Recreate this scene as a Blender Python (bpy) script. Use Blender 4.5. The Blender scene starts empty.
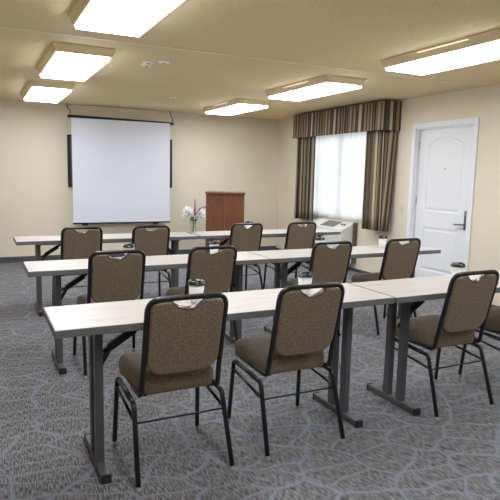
import bpy, bmesh, math, random
from mathutils import Vector, Matrix
random.seed(7)
PI = math.pi
C = bpy.context.scene.collection
SC = bpy.context.scene

# ------------------------------------------------------------------ materials
def newmat(name):
    m = bpy.data.materials.new(name); m.use_nodes = True
    nt = m.node_tree
    return m, nt, nt.nodes['Principled BSDF']

def mat(name, col, rough=.5, metal=0., spec=.5, noise=None, bump=None, coat=0.):
    """plain colour with slight procedural variation; noise=(scale, amount), bump=(scale, strength)"""
    m, nt, p = newmat(name)
    p.inputs['Base Color'].default_value = (*col, 1)
    p.inputs['Roughness'].default_value = rough
    p.inputs['Metallic'].default_value = metal
    p.inputs['Specular IOR Level'].default_value = spec
    p.inputs['Coat Weight'].default_value = coat
    tc = nt.nodes.new('ShaderNodeTexCoord')
    if noise:
        n = nt.nodes.new('ShaderNodeTexNoise'); n.inputs['Scale'].default_value = noise[0]; n.inputs['Detail'].default_value = 4
        nt.links.new(tc.outputs['Object'], n.inputs['Vector'])
        r = nt.nodes.new('ShaderNodeValToRGB')
        a = noise[1]
        r.color_ramp.elements[0].position = .3; r.color_ramp.elements[1].position = .7
        r.color_ramp.elements[0].color = (*[c*(1-a) for c in col], 1)
        r.color_ramp.elements[1].color = (*[min(1, c*(1+a)) for c in col], 1)
        nt.links.new(n.outputs['Fac'], r.inputs['Fac']); nt.links.new(r.outputs['Color'], p.inputs['Base Color'])
    if bump:
        n = nt.nodes.new('ShaderNodeTexNoise'); n.inputs['Scale'].default_value = bump[0]; n.inputs['Detail'].default_value = 3
        nt.links.new(tc.outputs['Object'], n.inputs['Vector'])
        b = nt.nodes.new('ShaderNodeBump'); b.inputs['Strength'].default_value = bump[1]; b.inputs['Distance'].default_value = .01
        nt.links.new(n.outputs['Fac'], b.inputs['Height']); nt.links.new(b.outputs['Normal'], p.inputs['Normal'])
    return m

def emat(name, col, s):
    m, nt, p = newmat(name)
    p.inputs['Base Color'].default_value = (*[.8*c for c in col], 1)
    p.inputs['Emission Color'].default_value = (*col, 1)
    p.inputs['Emission Strength'].default_value = s
    return m

def ramp(nt, stops, interp='LINEAR'):
    r = nt.nodes.new('ShaderNodeValToRGB'); cr = r.color_ramp; cr.interpolation = interp
    while len(cr.elements) < len(stops): cr.elements.new(.5)
    for e, (pos, col) in zip(cr.elements, stops):
        e.position = pos; e.color = (*col, 1)
    return r

def carpet_mat():
    m, nt, p = newmat('carpet_leaf_pattern')
    L = nt.links.new; N = nt.nodes.new
    tc = N('ShaderNodeTexCoord')
    warp = N('ShaderNodeTexNoise'); warp.inputs['Scale'].default_value = 3.2; warp.inputs['Detail'].default_value = 1.5
    L(tc.outputs['Object'], warp.inputs['Vector'])
    wadd = N('ShaderNodeVectorMath'); wadd.operation = 'MULTIPLY_ADD'
    wadd.inputs[1].default_value = (.20, .20, 0); L(warp.outputs['Color'], wadd.inputs[0]); L(tc.outputs['Object'], wadd.inputs[2])
    def veins(rot, sc, scale, w0, w1):
        mp = N('ShaderNodeMapping'); mp.inputs['Rotation'].default_value = (0, 0, rot); mp.inputs['Scale'].default_value = sc
        L(wadd.outputs[0], mp.inputs['Vector'])
        v = N('ShaderNodeTexVoronoi'); v.feature = 'DISTANCE_TO_EDGE'; v.voronoi_dimensions = '2D'; v.inputs['Scale'].default_value = scale
        v.inputs['Randomness'].default_value = .95
        L(mp.outputs[0], v.inputs['Vector'])
        r = ramp(nt, [(w0, (1, 1, 1)), (w1, (0, 0, 0))]); L(v.outputs['Distance'], r.inputs['Fac'])
        return r
    v1 = veins(.5, (1, 1.45, 1), 3.6, .022, .062)
    v2 = veins(-.55, (.8, 2.0, 1), 2.4, .004, .022)
    mx = N('ShaderNodeMath'); mx.operation = 'MAXIMUM'
    L(v1.outputs['Color'], mx.inputs[0]); L(v2.outputs['Color'], mx.inputs[1])
    # short woven strokes inside the leaves
    mp = N('ShaderNodeMapping'); mp.inputs['Scale'].default_value = (170, 22, 1); mp.inputs['Rotation'].default_value = (0, 0, .12)
    L(tc.outputs['Object'], mp.inputs['Vector'])
    st = N('ShaderNodeTexNoise'); st.inputs['Scale'].default_value = 1; st.inputs['Detail'].default_value = 2
    L(mp.outputs[0], st.inputs['Vector'])
    sr = ramp(nt, [(.36, (.068, .066, .070)), (.5, (.168, .165, .171)), (.64, (.29, .283, .283))]); L(st.outputs['Fac'], sr.inputs['Fac'])
    fn = N('ShaderNodeTexNoise'); fn.inputs['Scale'].default_value = 260; L(tc.outputs['Object'], fn.inputs['Vector'])
    vr = ramp(nt, [(.3, (.20, .228, .27)), (.7, (.285, .315, .365))]); L(fn.outputs['Fac'], vr.inputs['Fac'])
    mix = N('ShaderNodeMix'); mix.data_type = 'RGBA'
    fm = N('ShaderNodeMath'); fm.operation = 'MULTIPLY'; fm.inputs[1].default_value = .70; L(mx.outputs[0], fm.inputs[0])
    L(fm.outputs[0], mix.inputs['Factor']); L(sr.outputs['Color'], mix.inputs['A']); L(vr.outputs['Color'], mix.inputs['B'])
    L(mix.outputs['Result'], p.inputs['Base Color'])
    p.inputs['Roughness'].default_value = .95; p.inputs['Specular IOR Level'].default_value = .15
    b = N('ShaderNodeBump'); b.inputs['Strength'].default_value = .5; b.inputs['Distance'].default_value = .004
    L(fn.outputs['Fac'], b.inputs['Height']); L(b.outputs['Normal'], p.inputs['Normal'])
    return m

def fabric_mat():
    m, nt, p = newmat('chair_fabric')
    L = nt.links.new; N = nt.nodes.new
    tc = N('ShaderNodeTexCoord')
    v = N('ShaderNodeTexVoronoi'); v.inputs['Scale'].default_value = 170; L(tc.outputs['Object'], v.inputs['Vector'])
    r = ramp(nt, [(.12, (.38, .285, .18)), (.34, (.26, .19, .117)), (.6, (.165, .118, .072))]); L(v.outputs['Distance'], r.inputs['Fac'])
    L(r.outputs['Color'], p.inputs['Base Color'])
    p.inputs['Roughness'].default_value = .62; p.inputs['Specular IOR Level'].default_value = .35
    p.inputs['Sheen Weight'].default_value = .15
    b = N('ShaderNodeBump'); b.inputs['Strength'].default_value = .3; b.inputs['Distance'].default_value = .002
    L(v.outputs['Distance'], b.inputs['Height']); L(b.outputs['Normal'], p.inputs['Normal'])
    return m

def stripe_mat(name, period):
    m, nt, p = newmat(name)
    L = nt.links.new; N = nt.nodes.new
    uv = N('ShaderNodeUVMap'); sp = N('ShaderNodeSeparateXYZ'); L(uv.outputs[0], sp.inputs[0])
    d = N('ShaderNodeMath'); d.operation = 'DIVIDE'; d.inputs[1].default_value = period; L(sp.outputs['X'], d.inputs[0])
    f = N('ShaderNodeMath'); f.operation = 'FRACT'; L(d.outputs[0], f.inputs[0])
    cols = dict(b=(.045, .030, .020), n=(.030, .032, .038), t=(.24, .175, .10), g=(.34, .265, .155), c=(.50, .43, .31), m=(.13, .092, .052), o=(.175, .14, .085))
    seq = 'btgtnmbcconmnngtbmggbtnombcbmtg'
    seq = [(s) for s in seq]
    stops = []; prev = None
    for i, s in enumerate(seq):
        if s != prev: stops.append((i/len(seq), cols[s])); prev = s
    r = ramp(nt, stops[:31], 'CONSTANT'); L(f.outputs[0], r.inputs['Fac'])
    L(r.outputs['Color'], p.inputs['Base Color'])
    p.inputs['Roughness'].default_value = .75; p.inputs['Specular IOR Level'].default_value = .25
    return m

def wood_mat(name, c0, c1, scale=(14, 14, 1.2), rough=.45):
    m, nt, p = newmat(name)
    L = nt.links.new; N = nt.nodes.new
    tc = N('ShaderNodeTexCoord'); mp = N('ShaderNodeMapping'); mp.inputs['Scale'].default_value = scale
    L(tc.outputs['Object'], mp.inputs['Vector'])
    n = N('ShaderNodeTexNoise'); n.inputs['Scale'].default_value = 2.2; n.inputs['Detail'].default_value = 5; n.inputs['Distortion'].default_value = .6
    L(mp.outputs[0], n.inputs['Vector'])
    r = ramp(nt, [(.3, c0), (.7, c1)]); L(n.outputs['Fac'], r.inputs['Fac'])
    L(r.outputs['Color'], p.inputs['Base Color']); p.inputs['Roughness'].default_value = rough
    return m

def sheer_mat():
    m = bpy.data.materials.new('sheer_fabric'); m.use_nodes = True
    nt = m.node_tree; nt.nodes.clear(); L = nt.links.new; N = nt.nodes.new
    o = N('ShaderNodeOutputMaterial'); t = N('ShaderNodeBsdfTranslucent'); d = N('ShaderNodeBsdfDiffuse'); tr = N('ShaderNodeBsdfTransparent')
    t.inputs['Color'].default_value = (.93, .935, .95, 1); d.inputs['Color'].default_value = (.85, .84, .80, 1)
    a = N('ShaderNodeMixShader'); a.inputs[0].default_value = .3; L(t.outputs[0], a.inputs[1]); L(d.outputs[0], a.inputs[2])
    b = N('ShaderNodeMixShader'); b.inputs[0].default_value = .12; L(a.outputs[0], b.inputs[1]); L(tr.outputs[0], b.inputs[2])
    L(b.outputs[0], o.inputs['Surface'])
    return m

def glass_mat(name, col=(1, 1, 1), rough=0.):
    m, nt, p = newmat(name)
    p.inputs['Base Color'].default_value = (*col, 1); p.inputs['Transmission Weight'].default_value = 1
    p.inputs['Roughness'].default_value = rough; p.inputs['IOR'].default_value = 1.45
    return m

def pane_mat(ior=1.45):
    m = bpy.data.materials.new('window_glass'); m.use_nodes = True
    nt = m.node_tree; nt.nodes.clear(); L = nt.links.new; N = nt.nodes.new
    o = N('ShaderNodeOutputMaterial'); tr = N('ShaderNodeBsdfTransparent'); g = N('ShaderNodeBsdfGlossy'); g.inputs['Roughness'].default_value = .02
    fr = N('ShaderNodeFresnel'); fr.inputs['IOR'].default_value = ior; x = N('ShaderNodeMixShader'); L(fr.outputs[0], x.inputs[0]); L(tr.outputs[0], x.inputs[1]); L(g.outputs[0], x.inputs[2])
    L(x.outputs[0], o.inputs['Surface']); return m

def ceiling_mat():
    m, nt, p = newmat('ceiling_stipple')
    L = nt.links.new; N = nt.nodes.new
    tc = N('ShaderNodeTexCoord')
    n = N('ShaderNodeTexNoise'); n.inputs['Scale'].default_value = 45; n.inputs['Detail'].default_value = 6; n.inputs['Roughness'].default_value = .7
    L(tc.outputs['Object'], n.inputs['Vector'])
    r = ramp(nt, [(.35, (.84, .655, .375)), (.65, (.93, .75, .465))]); L(n.outputs['Fac'], r.inputs['Fac'])
    L(r.outputs['Color'], p.inputs['Base Color']); p.inputs['Roughness'].default_value = .95
    b = N('ShaderNodeBump'); b.inputs['Strength'].default_value = .55; b.inputs['Distance'].default_value = .012
    L(n.outputs['Fac'], b.inputs['Height']); L(b.outputs['Normal'], p.inputs['Normal'])
    return m

M = dict(
    carpet=carpet_mat(), fabric=fabric_mat(), ceiling=ceiling_mat(),
    wall=mat('wall_vinyl_cream', (.79, .70, .55), .6, noise=(3, .02), bump=(160, .08), spec=.3),
    white=mat('white_trim_paint', (.82, .83, .86), .35, noise=(5, .01)),
    base=mat('carpet_base_grey', (.085, .088, .10), .9, noise=(60, .25)),
    black=mat('black_frame_paint', (.012, .012, .013), .32, noise=(30, .2)),
    grey=mat('table_grey_paint', (.09, .092, .10), .42, noise=(20, .08)),
    edge=mat('table_edge_grey', (.15, .153, .163), .5, noise=(20, .06)),
    lam=wood_mat('table_laminate', (.455, .41, .37), (.535, .49, .45), (1.5, 16, 16), .4),
    steel=mat('brushed_steel', (.45, .45, .46), .35, .9, noise=(60, .1)),
    nickel=mat('dark_nickel', (.20, .20, .205), .35, .8, noise=(60, .1)),
    rub=mat('black_rubber', (.02, .02, .02), .7, noise=(40, .2)),
    glide=mat('glide_plastic', (.45, .42, .38), .5, noise=(40, .1)),
    screen=mat('screen_vinyl', (.76, .78, .86), .8, noise=(2, .01)),
    stripe=stripe_mat('striped_drapery', .50), stripe2=stripe_mat('striped_valance', .62),
    sheer=sheer_mat(), pane=pane_mat(), glass=glass_mat('clear_glass'),
    wood=wood_mat('cherry_wood', (.135, .048, .018), (.225, .085, .034), (22, 22, 1.6), .4),
    seam=mat('seam_strip_paint', (.93, .80, .56), .6, noise=(12, .03)),
    vase=pane_mat(1.12),
    tan=mat('fixture_tan_paint', (.84, .69, .45), .6, noise=(12, .04)),
    lamp=emat('diffuser_lit', (.90, .95, 1.02), 13.3),
    leak_glow=emat('painted_light_leak', (1.0, .93, .78), .9),  # emissive colour standing in for lamp light leaking beside the housings
    cup=mat('white_paper', (.85, .85, .84), .6, noise=(10, .01)),
    lid=mat('black_plastic_lid', (.018, .018, .02), .25, noise=(20, .1)),
    ac=mat('ivory_plastic', (.74, .73, .70), .45, noise=(10, .015)),
    acg=mat('dark_grille', (.16, .155, .145), .6, noise=(10, .05)),
    louvre=mat('grey_louvre', (.30, .29, .28), .6, noise=(10, .05)),
    brown=mat('brown_sleeve_trim', (.13, .095, .06), .6, noise=(20, .15)),
    board=mat('board_surface', (.09, .09, .095), .35, noise=(3, .05)),
    plate=mat('almond_plastic', (.74, .67, .52), .45, noise=(10, .01)),
    sensor=mat('sensor_plastic', (.93, .91, .87), .6, noise=(10, .01)),
    petal=mat('white_petal', (.88, .87, .86), .6, noise=(30, .03)),
    stem=mat('green_stem', (.10, .16, .035), .6, noise=(30, .3)),
    purple=mat('purple_bloom', (.26, .05, .24), .6, noise=(30, .3)),
    asphalt=mat('outdoor_concrete', (.55, .54, .52), .9, noise=(3, .1)),
)

# ------------------------------------------------------------------ mesh helpers
def obj(name, bm, m, parent=None, smooth=False, bevel=None, sub=None, loc=None):
    bmesh.ops.recalc_face_normals(bm, faces=bm.faces)
    me = bpy.data.meshes.new(name); bm.to_mesh(me); bm.free()
    me.materials.append(m)
    if smooth or bevel:
        for p in me.polygons: p.use_smooth = True
    o = bpy.data.objects.new(name, me); C.objects.link(o)
    if parent: o.parent = parent
    if loc: o.location = loc
    if bevel:
        b = o.modifiers.new('bevel', 'BEVEL'); b.width = bevel[0]; b.segments = bevel[1]; b.limit_method = 'ANGLE'; b.angle_limit = math.radians(40)
        w = o.modifiers.new('wn', 'WEIGHTED_NORMAL'); w.keep_sharp = True
    if sub:
        s = o.modifiers.new('sub', 'SUBSURF'); s.levels = sub; s.render_levels = sub
    return o

def bx(bm, x0, x1, y0, y1, z0, z1):
    v = [bm.verts.new((x, y, z)) for x in (x0, x1) for y in (y0, y1) for z in (z0, z1)]
    for f in ((0, 1, 3, 2), (4, 6, 7, 5), (0, 4, 5, 1), (2, 3, 7, 6), (0, 2, 6, 4), (1, 5, 7, 3)):
        bm.faces.new([v[i] for i in f])
    return v

def box(*a):
    bm = bmesh.new(); bx(bm, *a); return bm

def frustum(x0, x1, y0, y1, z0, X0, X1, Y0, Y1, z1):
    bm = bmesh.new()
    a = [bm.verts.new(p) for p in ((x0, y0, z0), (x1, y0, z0), (x1, y1, z0), (x0, y1, z0))]
    b = [bm.verts.new(p) for p in ((X0, Y0, z1), (X1, Y0, z1), (X1, Y1, z1), (X0, Y1, z1))]
    bm.faces.new(a[::-1]); bm.faces.new(b)
    for i in range(4): bm.faces.new((a[i], a[(i+1) % 4], b[(i+1) % 4], b[i]))
    return bm

def round_path(pts, r=.03, n=6):
    """polyline with filleted corners"""
    P = [Vector(p) for p in pts]; out = [P[0]]
    for i in range(1, len(P)-1):
        a, b, c = P[i-1], P[i], P[i+1]
        rr = r[i] if isinstance(r, (list, tuple)) else r
        d1 = (a-b); d2 = (c-b); l = min(rr, d1.length*.49, d2.length*.49)
        s = b + d1.normalized()*l; e = b + d2.normalized()*l
        for k in range(n+1):
            t = k/n; out.append((1-t)**2*s + 2*t*(1-t)*b + t*t*e)
    out.append(P[-1]); return out

def tube(bm, pts, rad, seg=10, sy=1.0, caps=True):
    """sweep a circle (or ellipse) along pts"""
    P = [Vector(p) for p in pts]; rings = []; up = None
    for i, p in enumerate(P):
        t = (P[min(i+1, len(P)-1)] - P[max(i-1, 0)]).normalized()
        if up is None:
            up = Vector((1, 0, 0)) if abs(t.x) < .8 else Vector((0, 0, 1))
        n = (up - t*up.dot(t)).normalized(); up = n; b = t.cross(n)
        r = rad[i] if isinstance(rad, (list, tuple)) else rad
        rings.append([bm.verts.new(p + n*math.cos(2*PI*k/seg)*r + b*math.sin(2*PI*k/seg)*r*sy) for k in range(seg)])
    for i in range(len(rings)-1):
        for k in range(seg):
            bm.faces.new((rings[i][k], rings[i][(k+1) % seg], rings[i+1][(k+1) % seg], rings[i+1][k]))
    if caps:
        bm.faces.new(rings[0][::-1]); bm.faces.new(rings[-1])

def tb(pts, rad, seg=10, **k):
    bm = bmesh.new(); tube(bm, pts, rad, seg, **k); return bm

def lathe(prof, seg=24, cx=0, cy=0, closed=True):
    bm = bmesh.new(); rings = []
    for r, z in prof:
        rings.append([bm.verts.new((cx+r*math.cos(2*PI*k/seg), cy+r*math.sin(2*PI*k/seg), z)) for k in range(seg)])
    for i in range(len(rings)-1):
        for k in range(seg):
            bm.faces.new((rings[i][k], rings[i][(k+1) % seg], rings[i+1][(k+1) % seg], rings[i+1][k]))
    if closed:
        bm.faces.new(rings[0][::-1]); bm.faces.new(rings[-1])
    return bm

def beam(bm, a, b, w, h):
    """rectangular bar from a to b, w across (in y), h thick"""
    a = Vector(a); b = Vector(b); t = (b-a).normalized(); s = Vector((0, 1, 0)); u = t.cross(s).normalized()
    v = []
    for p in (a, b):
        for i, j in ((-1, -1), (1, -1), (1, 1), (-1, 1)): v.append(bm.verts.new(p + s*i*w/2 + u*j*h/2))
    bm.faces.new(v[0:4][::-1]); bm.faces.new(v[4:8])
    for i in range(4): bm.faces.new((v[i], v[(i+1) % 4], v[4+(i+1) % 4], v[4+i]))

def empty(name, loc=(0, 0, 0), rz=0., parent=None):
    o = bpy.data.objects.new(name, None); o.empty_display_size = .1; C.objects.link(o)
    o.location = loc; o.rotation_euler = (0, 0, rz)
    if parent: o.parent = parent
    return o

def tag(o, label=None, cat=None, group=None, kind=None):
    if label: o['label'] = label
    if cat: o['category'] = cat
    if group: o['group'] = group
    if kind: o['kind'] = kind
    return o

def copy_tree(o, parent=None):
    c = o.copy(); C.objects.link(c)
    if parent: c.parent = parent; c.matrix_parent_inverse = o.matrix_parent_inverse
    for ch in list(o.children): copy_tree(ch, c)
    return c

# ------------------------------------------------------------------ the room
H = 2.428; XW = 5.067; YB = 9.176; XL = -1.6; YF = -2.4; T = .16
tag(obj('floor', box(XL, XW, YF, YB, -.1, 0), M['carpet']), kind='structure')
tag(obj('ceiling', box(XL, XW, YF, YB, H, H+.1), M['ceiling']), kind='structure')
tag(obj('wall_back', box(XL-T, XW+T, YB, YB+T, -.1, H+.1), M['wall']), kind='structure')
tag(obj('wall_left', box(XL-T, XL, YF, YB, -.1, H+.1), M['wall']), kind='structure')
tag(obj('wall_front', box(XL-T, XW+T, YF-T, YF, -.1, H+.1), M['wall']), kind='structure')
WY0, WY1, WZ0, WZ1 = 6.20, 8.12, .79, 2.10      # window opening
DY0, DY1, DZ = 4.64, 5.555, 2.035               # door opening
bm = bmesh.new()
bx(bm, XW, XW+T, YF, DY0, -.1, H+.1); bx(bm, XW, XW+T, DY0, DY1, DZ, H+.1); bx(bm, XW, XW+T, DY1, WY0, -.1, H+.1)
bx(bm, XW, XW+T, WY0, WY1, -.1, WZ0); bx(bm, XW, XW+T, WY0, WY1, WZ1, H+.1); bx(bm, XW, XW+T, WY1, YB, -.1, H+.1)
tag(obj('wall_right', bm, M['wall']), kind='structure')
tag(obj('trim_1', box(XL, XW, 4.51, 4.56, H-.006, H), M['seam'], bevel=(.002, 2)), kind='structure')
tag(obj('baseboard_back', box(XL, XW, YB-.012, YB, 0, .085), M['base'], bevel=(.004, 2)), kind='structure')
tag(obj('baseboard_left', box(XL, XL+.012, YF, YB-.012, 0, .085), M['base'], bevel=(.004, 2)), kind='structure')
bm = bmesh.new(); bx(bm, XW-.012, XW, YF, 4.565, 0, .05); bx(bm, XW-.012, XW, 5.63, YB-.012, 0, .05)
tag(obj('baseboard_right', bm, M['base'], bevel=(.004, 2)), kind='structure')

# ---- door
d = tag(empty('door_1', (XW, DY0, 0)), kind='structure')
bm = bmesh.new(); cw = .068
w = DY1-DY0
for y0, y1, z0, z1 in ((-cw, 0, 0, DZ+cw), (w, w+cw, 0, DZ+cw), (0, w, DZ, DZ+cw)):
    bx(bm, -.018, 0, y0, y1, z0, z1)
bx(bm, 0, .14, 0, .018, 0, DZ); bx(bm, 0, .14, w-.018, w, 0, DZ); bx(bm, 0, .14, .018, w-.018, DZ-.018, DZ)
bx(bm, .095, .12, .018, .032, 0, DZ-.018); bx(bm, .095, .12, w-.032, w-.018, 0, DZ-.018)
obj('door_frame', bm, M['white'], d, bevel=(.004, 2))

def door_leaf():
    """slab with two sunk moulded panels, the upper one arched"""
    lw = w-.042; y0 = .021; zt = DZ-.024
    bm = bmesh.new()
    def loop(pts, x): return [bm.verts.new((x, a, b)) for a, b in pts]
    n = 14
    def panel(a0, a1, b0, b1, arch):
        p = [(a0, b0), (a1, b0), (a1, b1)]
        for k in range(1, n): 
            t = k/n; p.append((a1+(a0-a1)*t, b1+arch*math.sin(PI*t) if arch else b1))
        p.append((a0, b1)); return p
    def inset(p, dlt):
        ca = sum(q[0] for q in p)/len(p); 
        a0 = min(q[0] for q in p); a1 = max(q[0] for q in p); b0 = min(q[1] for q in p); b1 = max(q[1] for q in p)
        f = lambda v, lo, hi: lo+dlt+(v-lo)*(hi-lo-2*dlt)/(hi-lo)
        return [(f(a, a0, a1), f(b, b0, b1)) for a, b in p]
    X = .048
    pans = [panel(.16, .745, 1.005, 1.825, .095), panel(.16, .745, .25, .80, 0)]
    outer = loop([(y0, .012), (y0+lw, .012), (y0+lw, zt), (y0, zt)], X)
    es = []
    for i in range(4): es.append(bm.edges.new((outer[i], outer[(i+1) % 4])))
    for p in pans:
        prev = loop(p, X)
        for i in range(len(prev)): es.append(bm.edges.new((prev[i], prev[(i+1) % len(prev)])))
        for dl, dx in ((.010, .007), (.026, .007), (.046, .001)):
            cur = loop(inset(p, dl), X+dx)
            for i in range(len(cur)): bm.faces.new((prev[i], prev[(i+1) % len(cur)], cur[(i+1) % len(cur)], cur[i]))
            prev = cur
        bm.faces.new(prev)
    bmesh.ops.triangle_fill(bm, use_beauty=True, edges=es)
    back = loop([(y0, .012), (y0+lw, .012), (y0+lw, zt), (y0, zt)], X+.044)
    for i in range(4): bm.faces.new((outer[i], outer[(i+1) % 4], back[(i+1) % 4], back[i]))
    bm.faces.new(back)
    return bm
leaf = obj('door_leaf', door_leaf(), M['white'], d)
for z in (.25, 1.13, 1.83):
    obj('hinge', box(.034, .050, w-.022, w-.008, z-.05, z+.05), M['steel'], d, bevel=(.003, 2))
pl = obj('lock_plate', box(.036, .05, .045, .088, .82, 1.045), M['nickel'], d, bevel=(.005, 3))
obj('door_lever', tb(round_path([(.05, .062, .885), (-.005, .062, .885), (-.005, .19, .88)], .02), .010, 10), M['nickel'], pl, smooth=True)
obj('deadbolt_knob', tb([(.05, .065, 1.0), (.015, .065, 1.0)], .014, 12), M['steel'], pl, smooth=True)
obj('peephole', tb([(.05, .442, 1.53), (.043, .442, 1.53)], .011, 14), M['steel'], d)
obj('threshold', box(0, .14, .018, w-.018, 0, .012), M['steel'], d)

# ---- window
wn = tag(empty('window_1', (XW, WY0, WZ0)), kind='structure')
ww, wh = WY1-WY0, WZ1-WZ0
bm = bmesh.new()
for y0, y1, z0, z1 in ((0, .05, 0, wh), (ww-.05, ww, 0, wh), (.05, ww-.05, 0, .05), (.05, ww-.05, wh-.05, wh), (ww/2-.025, ww/2+.025, .05, wh-.05)):
    bx(bm, .06, .11, y0, y1, z0, z1)
obj('window_frame', bm, M['white'], wn, bevel=(.004, 2))
obj('window_pane', box(.083, .088, .05, ww/2-.025, .05, wh-.05), M['pane'], wn)
obj('window_pane', box(.083, .088, ww/2+.025, ww-.05, .05, wh-.05), M['pane'], wn)
obj('window_sill', box(-.012, .06, 0, ww, -.0, .015), M['white'], wn, bevel=(.003, 2))
tag(obj('ground_outside', box(XW+T, XW+12, -6, 22, -.16, -.11), M['asphalt']), kind='structure')

# ------------------------------------------------------------------ drapery
def sheet(y0, y1, z0, z1, X, amp, waves, arcscale=1.0, seed=0, ret=0, n=None, flare=0., uoff=0.):
    """hanging pleated cloth; u = length along the cloth"""
    rnd = random.Random(seed); bm = bmesh.new(); uvl = bm.loops.layers.uv.new('UVMap')
    n = n or int(waves*14); ph = rnd.random()*6
    rows = 9; grid = []; us = []
    for j in range(rows):
        t = j/(rows-1); row = []; u = 0; pr = None; ur = []
        for i in range(n+1):
            s = i/n; y = y0+(y1-y0)*s
            a = amp*(1+.35*math.sin(5*s+ph))*(.75+.25*(1-t)+.15*flare*(1-t))
            x = X + a*math.sin(2*PI*waves*s+ph+.5*math.sin(9*s+ph)) + .25*a*math.sin(2*PI*waves*2.3*s+ph*2)
            y += .3*a*math.sin(4*PI*waves*s+ph)
            q = s/.22 if ret < 0 else (1-s)/.22
            if ret and q < 1:
                q = 1-(1-q)*(.35+.65*t); x = x*q+(XW-.012)*(1-q); y = (y0+.004 if ret < 0 else y1-.004)+(y-(y0 if ret < 0 else y1))*q*q
            if pr is not None: u += math.hypot(x-pr[0], y-pr[1])
            pr = (x, y); ur.append(u); row.append(bm.verts.new((x, y, z0+(z1-z0)*t)))
        grid.append(row); us.append(ur)
    base = us[rows//2]
    for j in range(rows-1):
        for i in range(n):
            f = bm.faces.new((grid[j][i], grid[j][i+1], grid[j+1][i+1], grid[j+1][i])); f.smooth = True
            for l, (a, b) in zip(f.loops, ((i, j), (i+1, j), (i+1, j+1), (i, j+1))): l[uvl].uv = (base[a]*arcscale+uoff, b/rows)
    return bm

def cloth(name, bm, m, parent=None, thick=.003):
    me = bpy.data.meshes.new(name); bm.to_mesh(me); bm.free(); me.materials.append(m)
    o = bpy.data.objects.new(name, me); C.objects.link(o)
    if parent: o.parent = parent
    if thick:
        s = o.modifiers.new('solid', 'SOLIDIFY'); s.thickness = thick
    return o

sh = cloth('sheer_curtain', sheet(6.20, 8.05, .765, 2.20, 5.03, .009, 13, seed=5), M['sheer'], thick=0)
tag(sh, 'white sheer curtain glowing with daylight across the window', 'curtain')
o = cloth('drape', sheet(7.64, 8.28, .69, 2.27, 4.885, .034, 5.5, seed=11, ret=1), M['stripe'])
tag(o, 'striped brown and tan drape hanging at the left side of the window', 'curtain', 'striped drapes beside the window')
o = cloth('drape', sheet(5.885, 6.37, .69, 2.27, 4.885, .034, 5.2, seed=3, uoff=.21, ret=-1), M['stripe'])
tag(o, 'striped brown and tan drape on the window side nearer the white door', 'curtain', 'striped drapes beside the window')

def valance():
    bm = bmesh.new(); uvl = bm.loops.layers.uv.new('UVMap')
    X = 4.80; Y0, Y1 = 5.87, 8.21; z0, z1 = 2.028, 2.405
    path = []
    k = 8
    for i in range(k): path.append((XW-.002-(XW-.002-X)*i/k, Y0))
    n = 220
    for i in range(n+1): path.append((X, Y0+(Y1-Y0)*i/n))
    for i in range(1, k+1): path.append((X+(XW-.002-X)*i/k, Y1))
    u = 0; prev = None; cols = []
    for i, (x, y) in enumerate(path):
        if prev: u += math.hypot(x-prev[0], y-prev[1])
        prev = (x, y)
        a = .006*math.sin(u*2*PI/.068)+.003*math.sin(u*2*PI/.17)
        side = 0 if (k <= i <= k+n) else 1
        dx, dy = (a, 0) if not side else (0, a*.6)
        c = []
        for j, t in enumerate((0, .03, .06, .12, .3, .55, .8, .94, .97, 1)):
            pin = 1-.7*math.exp(-((t-.06)/.025)**2)
            flare = .006*(1-t)
            c.append(bm.verts.new((x+dx*pin-(flare if not side else 0), y+dy*pin, z0+(z1-z0)*t)))
        cols.append((u, c))
    for (u0, c0), (u1, c1) in zip(cols, cols[1:]):
        for j in range(len(c0)-1):
            f = bm.faces.new((c0[j], c1[j], c1[j+1], c0[j+1])); f.smooth = True
            for l, uu in zip(f.loops, (u0, u1, u1, u0)): l[uvl].uv = (uu, 0)
    return bm
v = empty('valance', (0, 0, 0)); tag(v, 'gathered striped brown valance box across the top of the window', 'valance')
cloth('valance_cloth', valance(), M['stripe2'], v, .004)
obj('valance_board', box(4.81, XW-.001, 5.885, 8.195, 2.385, 2.40), M['brown'], v)
obj('curtain_rod', tb([(4.96, 5.9, 2.27), (4.96, 8.19, 2.27)], .012, 10), M['steel'], v, smooth=True)

# ------------------------------------------------------------------ air conditioner under the window
ac = empty('wall_air_conditioner', (XW, 7.26, 0)); tag(ac, 'ivory wall air conditioner with sloped louvred top under the window', 'air conditioner')
hy = .52
def ac_shell():
    prof = [(-.001, .12), (-.235, .12), (-.262, .16), (-.262, .60), (-.245, .632), (-.235, .64), (-.03, .725), (-.001, .73)]
    bm = bmesh.new()
    A = [bm.verts.new((x, -hy, z)) for x, z in prof]; B = [bm.verts.new((x, hy, z)) for x, z in prof]
    n = len(prof)
    bm.faces.new(A); bm.faces.new(B[::-1])
    for i in range(n): bm.faces.new((A[i], A[(i+1) % n], B[(i+1) % n], B[i]))
    return bm
obj('casing', ac_shell(), M['ac'], ac, bevel=(.008, 3))
def on_top(t): return (-.235+.205*t, .64+.085*t)
bm = bmesh.new()
for i in range(9):
    t = .16+i*.085; x, z = on_top(t)
    bx(bm, x-.002, x+.003, -.24, .10, z+.001, z+.008)
gr = obj('air_grille', bm, M['louvre'], ac)
bm = bmesh.new(); a0 = on_top(.1); a1 = on_top(.92)
vs = [bm.verts.new(p) for p in ((a0[0], -.25, a0[1]+.0015), (a0[0], .11, a0[1]+.0015), (a1[0], .11, a1[1]+.0015), (a1[0], -.25, a1[1]+.0015))]
f = bm.faces.new(vs); r = bmesh.ops.extrude_face_region(bm, geom=[f]); bmesh.ops.translate(bm, vec=(0, 0, .003), verts=[q for q in r['geom'] if isinstance(q, bmesh.types.BMVert)])
obj('grille_recess', bm, M['acg'], gr)
bm = bmesh.new(); a0 = on_top(.25); a1 = on_top(.75)
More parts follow.
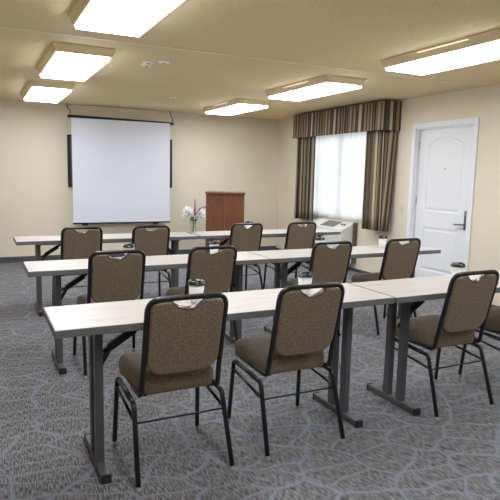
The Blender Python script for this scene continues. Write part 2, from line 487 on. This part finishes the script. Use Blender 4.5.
vs = [bm.verts.new(p) for p in ((a0[0], -.46, a0[1]+.002), (a0[0], -.33, a0[1]+.002), (a1[0], -.33, a1[1]+.002), (a1[0], -.46, a1[1]+.002))]
f = bm.faces.new(vs); r = bmesh.ops.extrude_face_region(bm, geom=[f]); bmesh.ops.translate(bm, vec=(0, 0, .004), verts=[q for q in r['geom'] if isinstance(q, bmesh.types.BMVert)])
cp = obj('control_panel', bm, M['ac'], ac)
for dy in (-.43, -.365):
    x, z = on_top(.5)
    obj('control_knob', lathe([(.018, z), (.018, z+.022), (.014, z+.026)], 16, x, dy), M['acg'], cp, smooth=False)
bm = bmesh.new()
for i in range(16): bx(bm, -.268, -.258, -.46, .46, .20+i*.024, .209+i*.024)
obj('intake_louvre', bm, M['ac'], ac)
obj('wall_sleeve', box(-.05, -.001, -hy-.055, -hy, .12, .735), M['brown'], ac, bevel=(.003, 2))

# ------------------------------------------------------------------ ceiling fixtures
LW, LL, DR = .4266, 1.278, .0894
def fixture(x, y):
    r = empty('ceiling_light', (x+LW/2, y+LL/2, H))
    a, b = LW/2, LL/2; rim = .012
    obj('light_housing', frustum(-a-rim, a+rim, -b-rim, b+rim, -DR+.021, -a-.038, a+.038, -b-.038, b+.038, -.001), M['tan'], r, bevel=(.004, 2))
    obj('light_diffuser', box(-a, a, -b, b, -DR, -DR+.03), M['lamp'], r, bevel=(.006, 3))
    return r
place = {(.627, .47): 'unseen ceiling light added behind the viewer, continuing the left column',  # out of view, added to brighten the near floor and chair backs
         (.627, 2.669): 'largest and nearest of the three ceiling lights in the left column',
         (.627, 4.864): 'middle of the three left ceiling lights, between the nearest and the one by the screen',
         (.627, 7.0): 'farthest of the three left ceiling lights, just left of the projection screen top',
         (3.253, .52): 'unseen ceiling light added behind the viewer, continuing the right column',  # second added fixture, also unseen, lighting the front of the room
         (3.253, 2.724): 'ceiling light at the right edge of the photo, above the front table row',
         (3.253, 4.901): 'middle ceiling light in the right column, in front of the striped valance',
         (3.253, 7.008): 'small far ceiling light in the right column near the back wall corner'}
for (x, y), lab in place.items():
    r = fixture(x, y); tag(r, lab, 'ceiling light', 'fluorescent ceiling lights')
    if x > 2 and y > 2:   # glowing strip laid on the housing's left side, imitating leaked light
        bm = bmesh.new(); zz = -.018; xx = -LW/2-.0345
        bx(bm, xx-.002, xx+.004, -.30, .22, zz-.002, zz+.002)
        obj('light_leak_strip', bm, M['leak_glow'], r)

# ceiling sensors
for x, y, lab in ((1.478, 5.215, 'small white ceiling disc, right one of the pair near the middle left light'),
                  (1.497, 5.36, 'small white ceiling disc, farther one of the pair nearest the left ceiling lights'),
                  (1.60, 5.13, 'small white ceiling disc just right of the touching pair'),
                  (2.44, 7.44, 'white smoke detector disc on the ceiling in front of the screen')):
    s = empty('ceiling_detector', (x, y, H)); tag(s, lab, 'detector', 'round white ceiling detectors')
    obj('detector_body', lathe([(.050, -.001), (.050, -.009), (.042, -.015), (.016, -.016)], 24), M['sensor'], s, smooth=False)
    obj('detector_vent', lathe([(.012, -.0161), (.010, -.020)], 12), M['acg'], s)

# ------------------------------------------------------------------ projection screen and board
s = empty('projection_screen', (2.14, 9.02, 0)); tag(s, 'white pull-down projection screen hanging in front of the back wall', 'screen')
obj('screen_sheet', box(-.795, .775, .0, .003, .60, 2.22), M['screen'], s)
bm = tb([(-.845, .03, 2.243), (.845, .03, 2.22)], .024, 14)
case = obj('screen_casing', bm, M['black'], s, smooth=False)
bm = bmesh.new(); bx(bm, -.80, .78, -.010, .012, .582, .604)
obj('bottom_bar', bm, M['black'], s, bevel=(.003, 2))
for x in (-.62, .53):
    obj('pull_handle', box(x-.045, x+.045, -.016, .006, .562, .584), M['black'], s, bevel=(.004, 2))
for x, z in ((-.835, 2.25), (.80, 2.225)):
    obj('hanging_hook', tb(round_path([(x-.012, .03, H-.001), (x-.012, .03, H-.05), (x+.03, .03, z+.08), (x+.03, .03, z+.02)], .02), .007, 8), M['black'], s, smooth=True)
b = empty('wall_board', (2.145, YB, 0)); tag(b, 'black framed board on the back wall, mostly hidden behind the projection screen', 'board')
obj('board_panel', box(-.83, .83, -.03, -.001, 1.18, 1.95), M['board'], b)
bm = bmesh.new()
bx(bm, -.85, -.81, -.04, -.001, 1.16, 1.97); bx(bm, .81, .85, -.04, -.001, 1.16, 1.97); bx(bm, -.81, .81, -.04, -.001, 1.16, 1.19); bx(bm, -.81, .81, -.04, -.001, 1.94, 1.97)
obj('board_frame', bm, M['black'], b, bevel=(.003, 2))

# ------------------------------------------------------------------ lectern
l = empty('lectern', (3.495, 8.03, 0), math.radians(-22)); tag(l, 'reddish brown wooden lectern standing by the back wall', 'lectern')
W2 = .295
obj('front_panel', box(-W2, -.0005, -.20, -.18, .06, 1.105), M['wood'], l, bevel=(.003, 2))
obj('front_panel', box(.0005, W2, -.20, -.18, .06, 1.105), M['wood'], l, bevel=(.003, 2))
obj('side_panel', box(-W2+.004, -W2+.024, -.18, .20, .0, 1.105), M['wood'], l)
obj('side_panel', box(W2-.024, W2-.004, -.18, .20, .0, 1.105), M['wood'], l)
obj('shelf', box(-W2+.024, W2-.024, -.18, .19, .5, .52), M['wood'], l)
obj('lectern_top', box(-W2-.012, W2+.012, -.225, .23, 1.105, 1.138), M['wood'], l, bevel=(.006, 3))
obj('plinth', box(-W2+.02, W2-.02, -.17, .19, 0, .06), M['wood'], l)

# ------------------------------------------------------------------ light switch
s = empty('light_switch', (XW, 5.75, 1.0)); tag(s, 'almond light switch plate on the wall between drape and door', 'switch')
obj('switch_plate', box(-.007, -.001, -.036, .036, -.058, .058), M['plate'], s, bevel=(.003, 2))
obj('switch_toggle', box(-.016, -.007, -.005, .005, -.012, .012), M['plate'], s, bevel=(.002, 2))

# ------------------------------------------------------------------ tables
TH = .74; TD = .457
def make_table(L):
    r = empty('folding_table')
    obj('tabletop', box(.004, L-.004, .004, TD-.004, TH-.031, TH), M['lam'], r, bevel=(.002, 2))
    bm = bmesh.new(); z0, z1 = TH-.036, TH-.0015
    for a in ((0, L, 0, .006), (0, L, TD-.006, TD), (0, .006, .006, TD-.006), (L-.006, L, .006, TD-.006)): bx(bm, *a, z0, z1)
    obj('edge_band', bm, M['edge'], r, bevel=(.002, 2))
    bm = bmesh.new(); bx(bm, .24, L-.24, .10, .125, TH-.055, TH-.031); bx(bm, .24, L-.24, TD-.125, TD-.10, TH-.055, TH-.031)
    obj('under_rail', bm, M['grey'], r)
    for sx, x in ((1, .208), (-1, L-.208)):
        for y0 in (.126, .246):
            obj('leg', box(x-.019, x+.019, y0, y0+.052, .036, TH-.055), M['grey'], r, bevel=(.006, 3))
        f = obj('foot', box(x-.022, x+.022, .004, TD-.01, .006, .040), M['grey'], r, bevel=(.005, 3))
        for y0, y1 in ((-.006, .010), (TD-.018, TD-.002)):
            obj('foot_cap', box(x-.0235, x+.0235, y0, y1, .0, .0415), M['rub'], f, bevel=(.003, 2))
        obj('leg_bracket', box(x-.028, x+.028, .10, .33, TH-.058, TH-.036), M['grey'], r)
        # folding brace: forked lower bar, thick sprung middle, top link
        a = (x+sx*.018, .212, .485); m1 = (x+sx*.062, .212, .572); m2 = (x+sx*.19, .212, .652); e = (x+sx*.25, .212, TH-.034)
        bm = bmesh.new()
        for dy in (-.012, .012): beam(bm, (a[0], a[1]+dy, a[2]), (m1[0]+sx*.01, m1[1]+dy, m1[2]+.008), .006, .018)
        beam(bm, (x+sx*.018, .212, .548), (m1[0], .212, m1[2]+.004), .008, .014)
        br = obj('brace', bm, M['black'], r)
        bm = bmesh.new(); beam(bm, m1, m2, .034, .036); obj('brace_sleeve', bm, M['black'], br, bevel=(.006, 2))
        bm = bmesh.new(); beam(bm, m2, e, .016, .02); obj('brace_link', bm, M['black'], br)
    return r
T0 = make_table(1.838)
tabs = [((.272, 2.410, 0), 0, 'long cream-topped table at the front left, with the nearest two chairs'),
        ((2.116, 2.402, 0), 0, 'front row table at the right, running out of the photo'),
        ((.286, 3.924, 0), 0, 'middle row table on the left, behind the front left table'),
        ((2.130, 3.924, 0), 0, 'middle row table on the right, ending in front of the white door'),
        ((.316, 5.630, 0), 0, 'back row table on the left, in front of the projection screen'),
        ((2.175, 5.630, 0), 0, 'back row table on the right, carrying the flower vase in front of the lectern')]
for i, (loc, rz, lab) in enumerate(tabs):
    t = T0 if i == 0 else copy_tree(T0)
    t.location = loc; t.rotation_euler = (0, 0, rz); tag(t, lab, 'table', 'long folding tables in rows')

# ------------------------------------------------------------------ chairs
def back_y(z): return .098 - .235*(z-.42)
def pad_outline():
    """(x, z) boundary of the back pad, with the hand notch in the top edge"""
    hw, z0, z1 = .173, .496, .858
    rb, rt = .085, .045
    pts = []
    def arc(cx, cz, r, a0, a1, n=8):
        for k in range(n+1):
            a = a0+(a1-a0)*k/n; pts.append((cx+r*math.cos(a), cz+r*math.sin(a)))
    arc(-hw+rb, z0+rb, rb, PI, 1.5*PI); arc(hw-rb, z0+rb, rb, 1.5*PI, 2*PI)
    arc(hw-rt, z1-rt, rt, 0, .5*PI)
    nw, nd = .076, .040
    pts.append((nw+.012, z1))
    for k in range(13):
        t = k/12; pts.append((nw-2*nw*t, z1-.004-(nd-.004)*(math.sin(PI*t)**.75)))
    pts.append((-nw-.012, z1))
    arc(-hw+rt, z1-rt, rt, .5*PI, PI)
    out = []
    for p in pts:
        if not out or (Vector(p)-Vector(out[-1])).length > 1e-4: out.append(p)
    return out

def make_chair():
    r = empty('banquet_chair')
    # seat cushion: soft rounded box, slightly crowned
    bm = bmesh.new(); N = 10; hw = .214; y0, y1 = .115, .492
    def ring(inset, z, crown=0):
        vs = []; rr = .05
        for cx, cy, a0 in ((hw-rr, y1-rr, 0), (-hw+rr, y1-rr, PI/2), (-hw+rr, y0+rr, PI), (hw-rr, y0+rr, 1.5*PI)):
            for k in range(6):
                a = a0+PI/2*k/5; R = rr-inset
                px, py = cx+R*math.cos(a), cy+R*math.sin(a)
                vs.append(bm.verts.new((px*(.86+.13*(py-y0)/(y1-y0)), py, z)))
        return vs
    prof = [(.012, .390), (.002, .399), (0, .420), (-.002, .452), (.004, .472), (.016, .486), (.036, .494)]
    rings = [ring(i, z) for i, z in prof]
    for a, b in zip(rings, rings[1:]):
        n = len(a)
        for k in range(n): bm.faces.new((a[k], a[(k+1) % n], b[(k+1) % n], b[k]))
    bm.faces.new(rings[0][::-1])
    c = bm.verts.new((0, (y0+y1)/2, .505)); n = len(rings[-1])
    mid = [bm.verts.new(v.co.lerp(c.co, .5)+Vector((0, 0, .003))) for v in rings[-1]]
    for k in range(n):
        bm.faces.new((rings[-1][k], rings[-1][(k+1) % n], mid[(k+1) % n], mid[k])); bm.faces.new((mid[k], mid[(k+1) % n], c))
    obj('seat', bm, M['fabric'], r, smooth=True)
    # backrest pad
    bm = bmesh.new(); pts = pad_outline(); th = .019
    lay = []
    for inset, dy in ((.012, -th), (.003, -th+.006), (0, -th+.013), (0, th-.010), (.004, th-.003), (.014, th+.002)):
        vs = []
        n = len(pts)
        for i in range(n):
            a, b, cc = Vector(pts[i-1]), Vector(pts[i]), Vector(pts[(i+1) % n])
            t = (cc-a).normalized(); nr = Vector((-t.y, t.x))   # inward for a CCW loop
            p = b+nr*inset
            vs.append(bm.verts.new((p.x, back_y(p.y)+dy, p.y)))
        lay.append(vs)
    for a, b in zip(lay, lay[1:]):
        for k in range(len(a)): bm.faces.new((a[k], a[(k+1) % len(a)], b[(k+1) % len(a)], b[k]))
    bm.faces.new(lay[0][::-1]); bm.faces.new(lay[-1])
    o = obj('backrest', bm, M['fabric'], r, smooth=True)
    w = o.modifiers.new('wn', 'WEIGHTED_NORMAL'); w.weight = 100
    # glossy lip of the hand notch
    nw = .076
    lip = [(nw-2*nw*k/12, 0, .858-.002-.038*(math.sin(PI*k/12)**.75)) for k in range(13)]
    obj('handle_lip', tb([(x, back_y(z), z) for x, _, z in lip], .0055, 8, sy=3.2), M['lip'], r, smooth=True)
    # inverted U back tube, running forward under the seat
    zt = .871; hx = .185
    path = [(-hx-.004, .24, .398), (-hx-.004, back_y(.42)+.002, .396), (-hx, back_y(.50), .50), (-hx, back_y(zt), zt), (hx, back_y(zt), zt), (hx, back_y(.50), .50), (hx+.004, back_y(.42)+.002, .396), (hx+.004, .24, .398)]
    obj('back_frame', tb(round_path(path, [0, .035, .03, .062, .062, .03, .035, 0], 7), .0125, 10), M['black'], r, smooth=True)
    for s in (-1, 1):
        f, m, b = (s*.229, .478, .022), (s*.213, .415, .385), (s*.213, .10, .378)
        q = (s*.229, 0, .022)
        obj('seat_rail', tb([(s*.218, .40, .376), (s*.218, .15, .364)], .0125, 10), M['black'], r, smooth=True)
        lf = obj('leg', tb(round_path([f, (s*.218, .445, .378), (s*.218, .39, .376)], .04, 6), .0125, 10), M['black'], r, smooth=True)
        obj('foot_glide', lathe([(.010, 0), (.012, .008), (.010, .024)], 12, f[0], f[1]), M['glide'], lf)
        lr = obj('leg', tb(round_path([q, (s*.218, .112, .362), (s*.218, .16, .364)], .04, 6), .0125, 10), M['black'], r, smooth=True)
        obj('foot_glide', lathe([(.010, 0), (.012, .008), (.010, .024)], 12, q[0], q[1]), M['glide'], lr)
        obj('side_stretcher', tb([(s*.2195, .450, .325), (s*.2205, .09, .285)], .008, 8), M['black'], r, smooth=True)
        obj('seat_bracket', box(s*.17-.02, s*.17+.02, .13, .43, .384, .402), M['black'], r)
    obj('cross_stretcher', tb([(-.2205, .088, .280), (.2205, .088, .280)], .005, 8), M['black'], r, smooth=True)
    return r
M['lip'] = mat('brown_vinyl_gloss', (.10, .075, .055), .22, noise=(30, .1))
chairs = [(.824, 2.285, 0, 'nearest banquet chair, patterned brown back, at the left part of the front table'),
          (1.482, 2.298, 0, 'second banquet chair from the left at the front table, its seat side showing'),
          (2.612, 2.30, 0, 'banquet chair at the right front table, just right of the paired table legs'),
          (3.300, 2.30, 0, 'banquet chair cut off by the right edge of the photo'),
          (.850, 3.775, 0, 'leftmost banquet chair of the middle row, behind the front left tabletop'),
          (1.563, 3.79, 1, 'second chair from the left in the middle row, behind a white cup'),
          (2.622, 3.78, 0, 'third chair from the left in the middle row, with a cup at its lower left'),
          (3.385, 3.79, 0, 'rightmost chair of the middle row, in front of the white door'),
          (.897, 5.49, 0, 'leftmost chair of the back row, under the screen\'s left corner'),
          (1.573, 5.46, 0, 'back row chair under the right part of the projection screen'),
          (2.672, 5.51, 0, 'back row chair standing in front of the wooden lectern'),
          (3.372, 5.49, 1, 'rightmost chair of the back row, below the left drape')]
C0 = make_chair()
for i, (x, y, a, lab) in enumerate(chairs):
    c = C0 if i == 0 else copy_tree(C0)
    c.location = (x, y, 0); c.rotation_euler = (0, 0, math.radians(a)); tag(c, lab, 'chair', 'brown banquet chairs at the tables')

# ------------------------------------------------------------------ cups
def make_cup():
    r = empty('paper_cup')
    prof = [(.028, 0), (.030, .001), (.040, .100)]
    obj('cup_body', lathe([(.027, 0), (.029, .002), (.0405, .104)], 28), M['cup'], r, smooth=False)
    lid = obj('lid', lathe([(.0445, .100), (.046, .104), (.0455, .110), (.041, .112), (.040, .119), (.037, .123), (.031, .121), (.028, .114)], 28), M['lid'], r)
    obj('sip_tab', box(-.010, .010, -.034, -.024, .118, .126), M['lid'], lid, bevel=(.002, 2))
    for o in r.children:
        for p in o.data.polygons: p.use_smooth = len(p.vertices) == 4
    return r
cups = [(1.019, 2.70, 'white paper cup with black lid behind the nearest chair\'s back'),
        (1.695, 2.71, 'white paper cup behind the second front row chair, near its left top corner'),
        (2.862, 2.67, 'white paper cup on the right front table, against the white door'),
        (1.045, 4.24, 'white paper cup on the middle table between its two left chairs'),
        (1.762, 4.26, 'white paper cup on the middle table in front of the brown lectern'),
        (2.799, 4.25, 'white paper cup on the middle table left of its third chair\'s top'),
        (3.485, 4.20, 'white paper cup on the middle table just left of the rightmost chair'),
        (2.90, 5.93, 'white paper cup on the back table behind the chair by the lectern')]
P0 = make_cup()
for i, (x, y, lab) in enumerate(cups):
    c = P0 if i == 0 else copy_tree(P0)
    c.location = (x, y, TH); c.scale = (1.06, 1.06, .96); c.rotation_euler = (0, 0, i*.9); tag(c, lab, 'cup', 'lidded paper cups on the tables')

# ------------------------------------------------------------------ vase of flowers
VX, VY = 2.205, 5.96
v = empty('flower_vase', (VX, VY, TH)); tag(v, 'clear glass vase of white and purple flowers on the back table', 'vase')
bm = lathe([(.030, 0), (.033, .005), (.030, .05), (.028, .10), (.038, .155), (.035, .155), (.025, .10), (.027, .05), (.028, .012)], 24)
obj('vase_glass', bm, M['vase'], v, smooth=True)
stems = [((.008, .005, .012), (-.045, 0, .24)), ((-.010, 0, .012), (.075, .01, .215)), ((0, -.01, .012), (.02, 0, .38)), ((.004, .004, .012), (.14, 0, .30)),
         ((.0, .01, .012), (-.02, -.01, .19)), ((-.006, .008, .012), (.035, .01, .18))]
ends = []
for a, e in stems:
    a = Vector(a); e = Vector(e); mpt = Vector((a.x*.2, a.y*.2, .13))
    path = [(1-t)**2*a+2*t*(1-t)*mpt+t*t*e for t in [k/8 for k in range(9)]]
    obj('stem', tb(path, .003, 6), M['stem'], v, smooth=True); ends.append(e)
def flower(parent, c, R, seed):
    rnd = random.Random(seed); bm = bmesh.new()
    for k in range(14):
        th = 2.4*k; el = 1.1-k*.13
        dv = Vector((math.cos(th)*math.cos(el), math.sin(th)*math.cos(el), math.sin(el)))
        s = dv.cross(Vector((0, 0, 1))).normalized(); u = s.cross(dv)
        rows = []
        for i in range(5):
            t = i/4; wd = R*.42*math.sin(PI*(.12+.8*t)); p = Vector(c)+dv*R*(.15+.85*t)+u*R*.35*t*t
            rows.append([bm.verts.new(p+s*wd*q+u*abs(q)*.2*wd) for q in (-1, -.5, 0, .5, 1)])
        for i in range(4):
            for j in range(4): bm.faces.new((rows[i][j], rows[i][j+1], rows[i+1][j+1], rows[i+1][j]))
    o = obj('white_bloom', bm, M['petal'], parent, smooth=True)
    o.modifiers.new('solid', 'SOLIDIFY').thickness = .0015
flower(v, (-.068, 0, .225), .078, 1); flower(v, (-.085, .01, .19), .06, 5); flower(v, (.095, .01, .21), .065, 2); flower(v, (.105, 0, .165), .055, 3)
def spray(pts, r):
    bm = bmesh.new(); rnd = random.Random(4)
    P = round_path(pts, .05, 5)
    tube(bm, P, .003, 6)
    for i in range(34):
        t = rnd.random()*(len(P)-1); k = int(t); p = P[k].lerp(P[min(k+1, len(P)-1)], t-k)
        q = p+Vector((rnd.uniform(-r, r), rnd.uniform(-r, r), rnd.uniform(-r, r)))
        bmesh.ops.create_icosphere(bm, subdivisions=1, radius=rnd.uniform(.005, .009), matrix=Matrix.Translation(q))
    return bm
obj('purple_spray', spray([(.02, 0, .19), (.022, 0, .28), (.02, 0, .385)], .005), M['purple'], v, smooth=True)
obj('purple_spray', spray([(.02, 0, .19), (.08, 0, .28), (.19, 0, .31)], .008), M['purple'], v, smooth=True)
for k in range(9):
    a = k*2.1; bm = bmesh.new()
    d0 = Vector((math.cos(a)*.7, math.sin(a)*.5, .35+.3*(k % 3))).normalized(); s = d0.cross(Vector((0, 0, 1))).normalized()
    b0 = Vector((0, 0, .13)); rows = []
    for i in range(6):
        t = i/5; wd = .017*math.sin(PI*(.08+.9*t)); p = b0+d0*.105*t-Vector((0, 0, .03*t*t))
        rows.append([bm.verts.new(p+s*wd*q) for q in (-1, 0, 1)])
    for i in range(5):
        for j in range(2): bm.faces.new((rows[i][j], rows[i][j+1], rows[i+1][j+1], rows[i+1][j]))
    o = obj('leaf', bm, M['stem'], v, smooth=True); o.modifiers.new('solid', 'SOLIDIFY').thickness = .001

# ------------------------------------------------------------------ daylight
wd = bpy.data.worlds.new('daylight'); SC.world = wd; wd.use_nodes = True
bg = wd.node_tree.nodes['Background']; bg.inputs['Color'].default_value = (.88, .94, 1, 1); bg.inputs['Strength'].default_value = 3.0

# ------------------------------------------------------------------ camera
h, yaw, pit, rol, f = 1.4137, .4574, -.135, .0213, 555.76
F = Vector((math.sin(yaw)*math.cos(pit), math.cos(yaw)*math.cos(pit), math.sin(pit)))
R = Vector((math.cos(yaw), -math.sin(yaw), 0)); U = R.cross(F)
R2 = R*math.cos(rol)+U*math.sin(rol); U2 = -R*math.sin(rol)+U*math.cos(rol)
cam = bpy.data.cameras.new('camera'); co = bpy.data.objects.new('camera', cam); C.objects.link(co)
m = Matrix((R2, U2, -F)).transposed().to_4x4(); m.translation = (0, 0, h)
co.matrix_world = m; cam.sensor_width = 36; cam.lens = f*36/500; cam.clip_start = .05
SC.camera = co
vs = SC.view_settings
SC.display_settings.display_device = 'sRGB'
vs.view_transform = 'Standard'; vs.look = 'None'; vs.gamma = 1; vs.exposure = 0.45; vs.use_curve_mapping = False
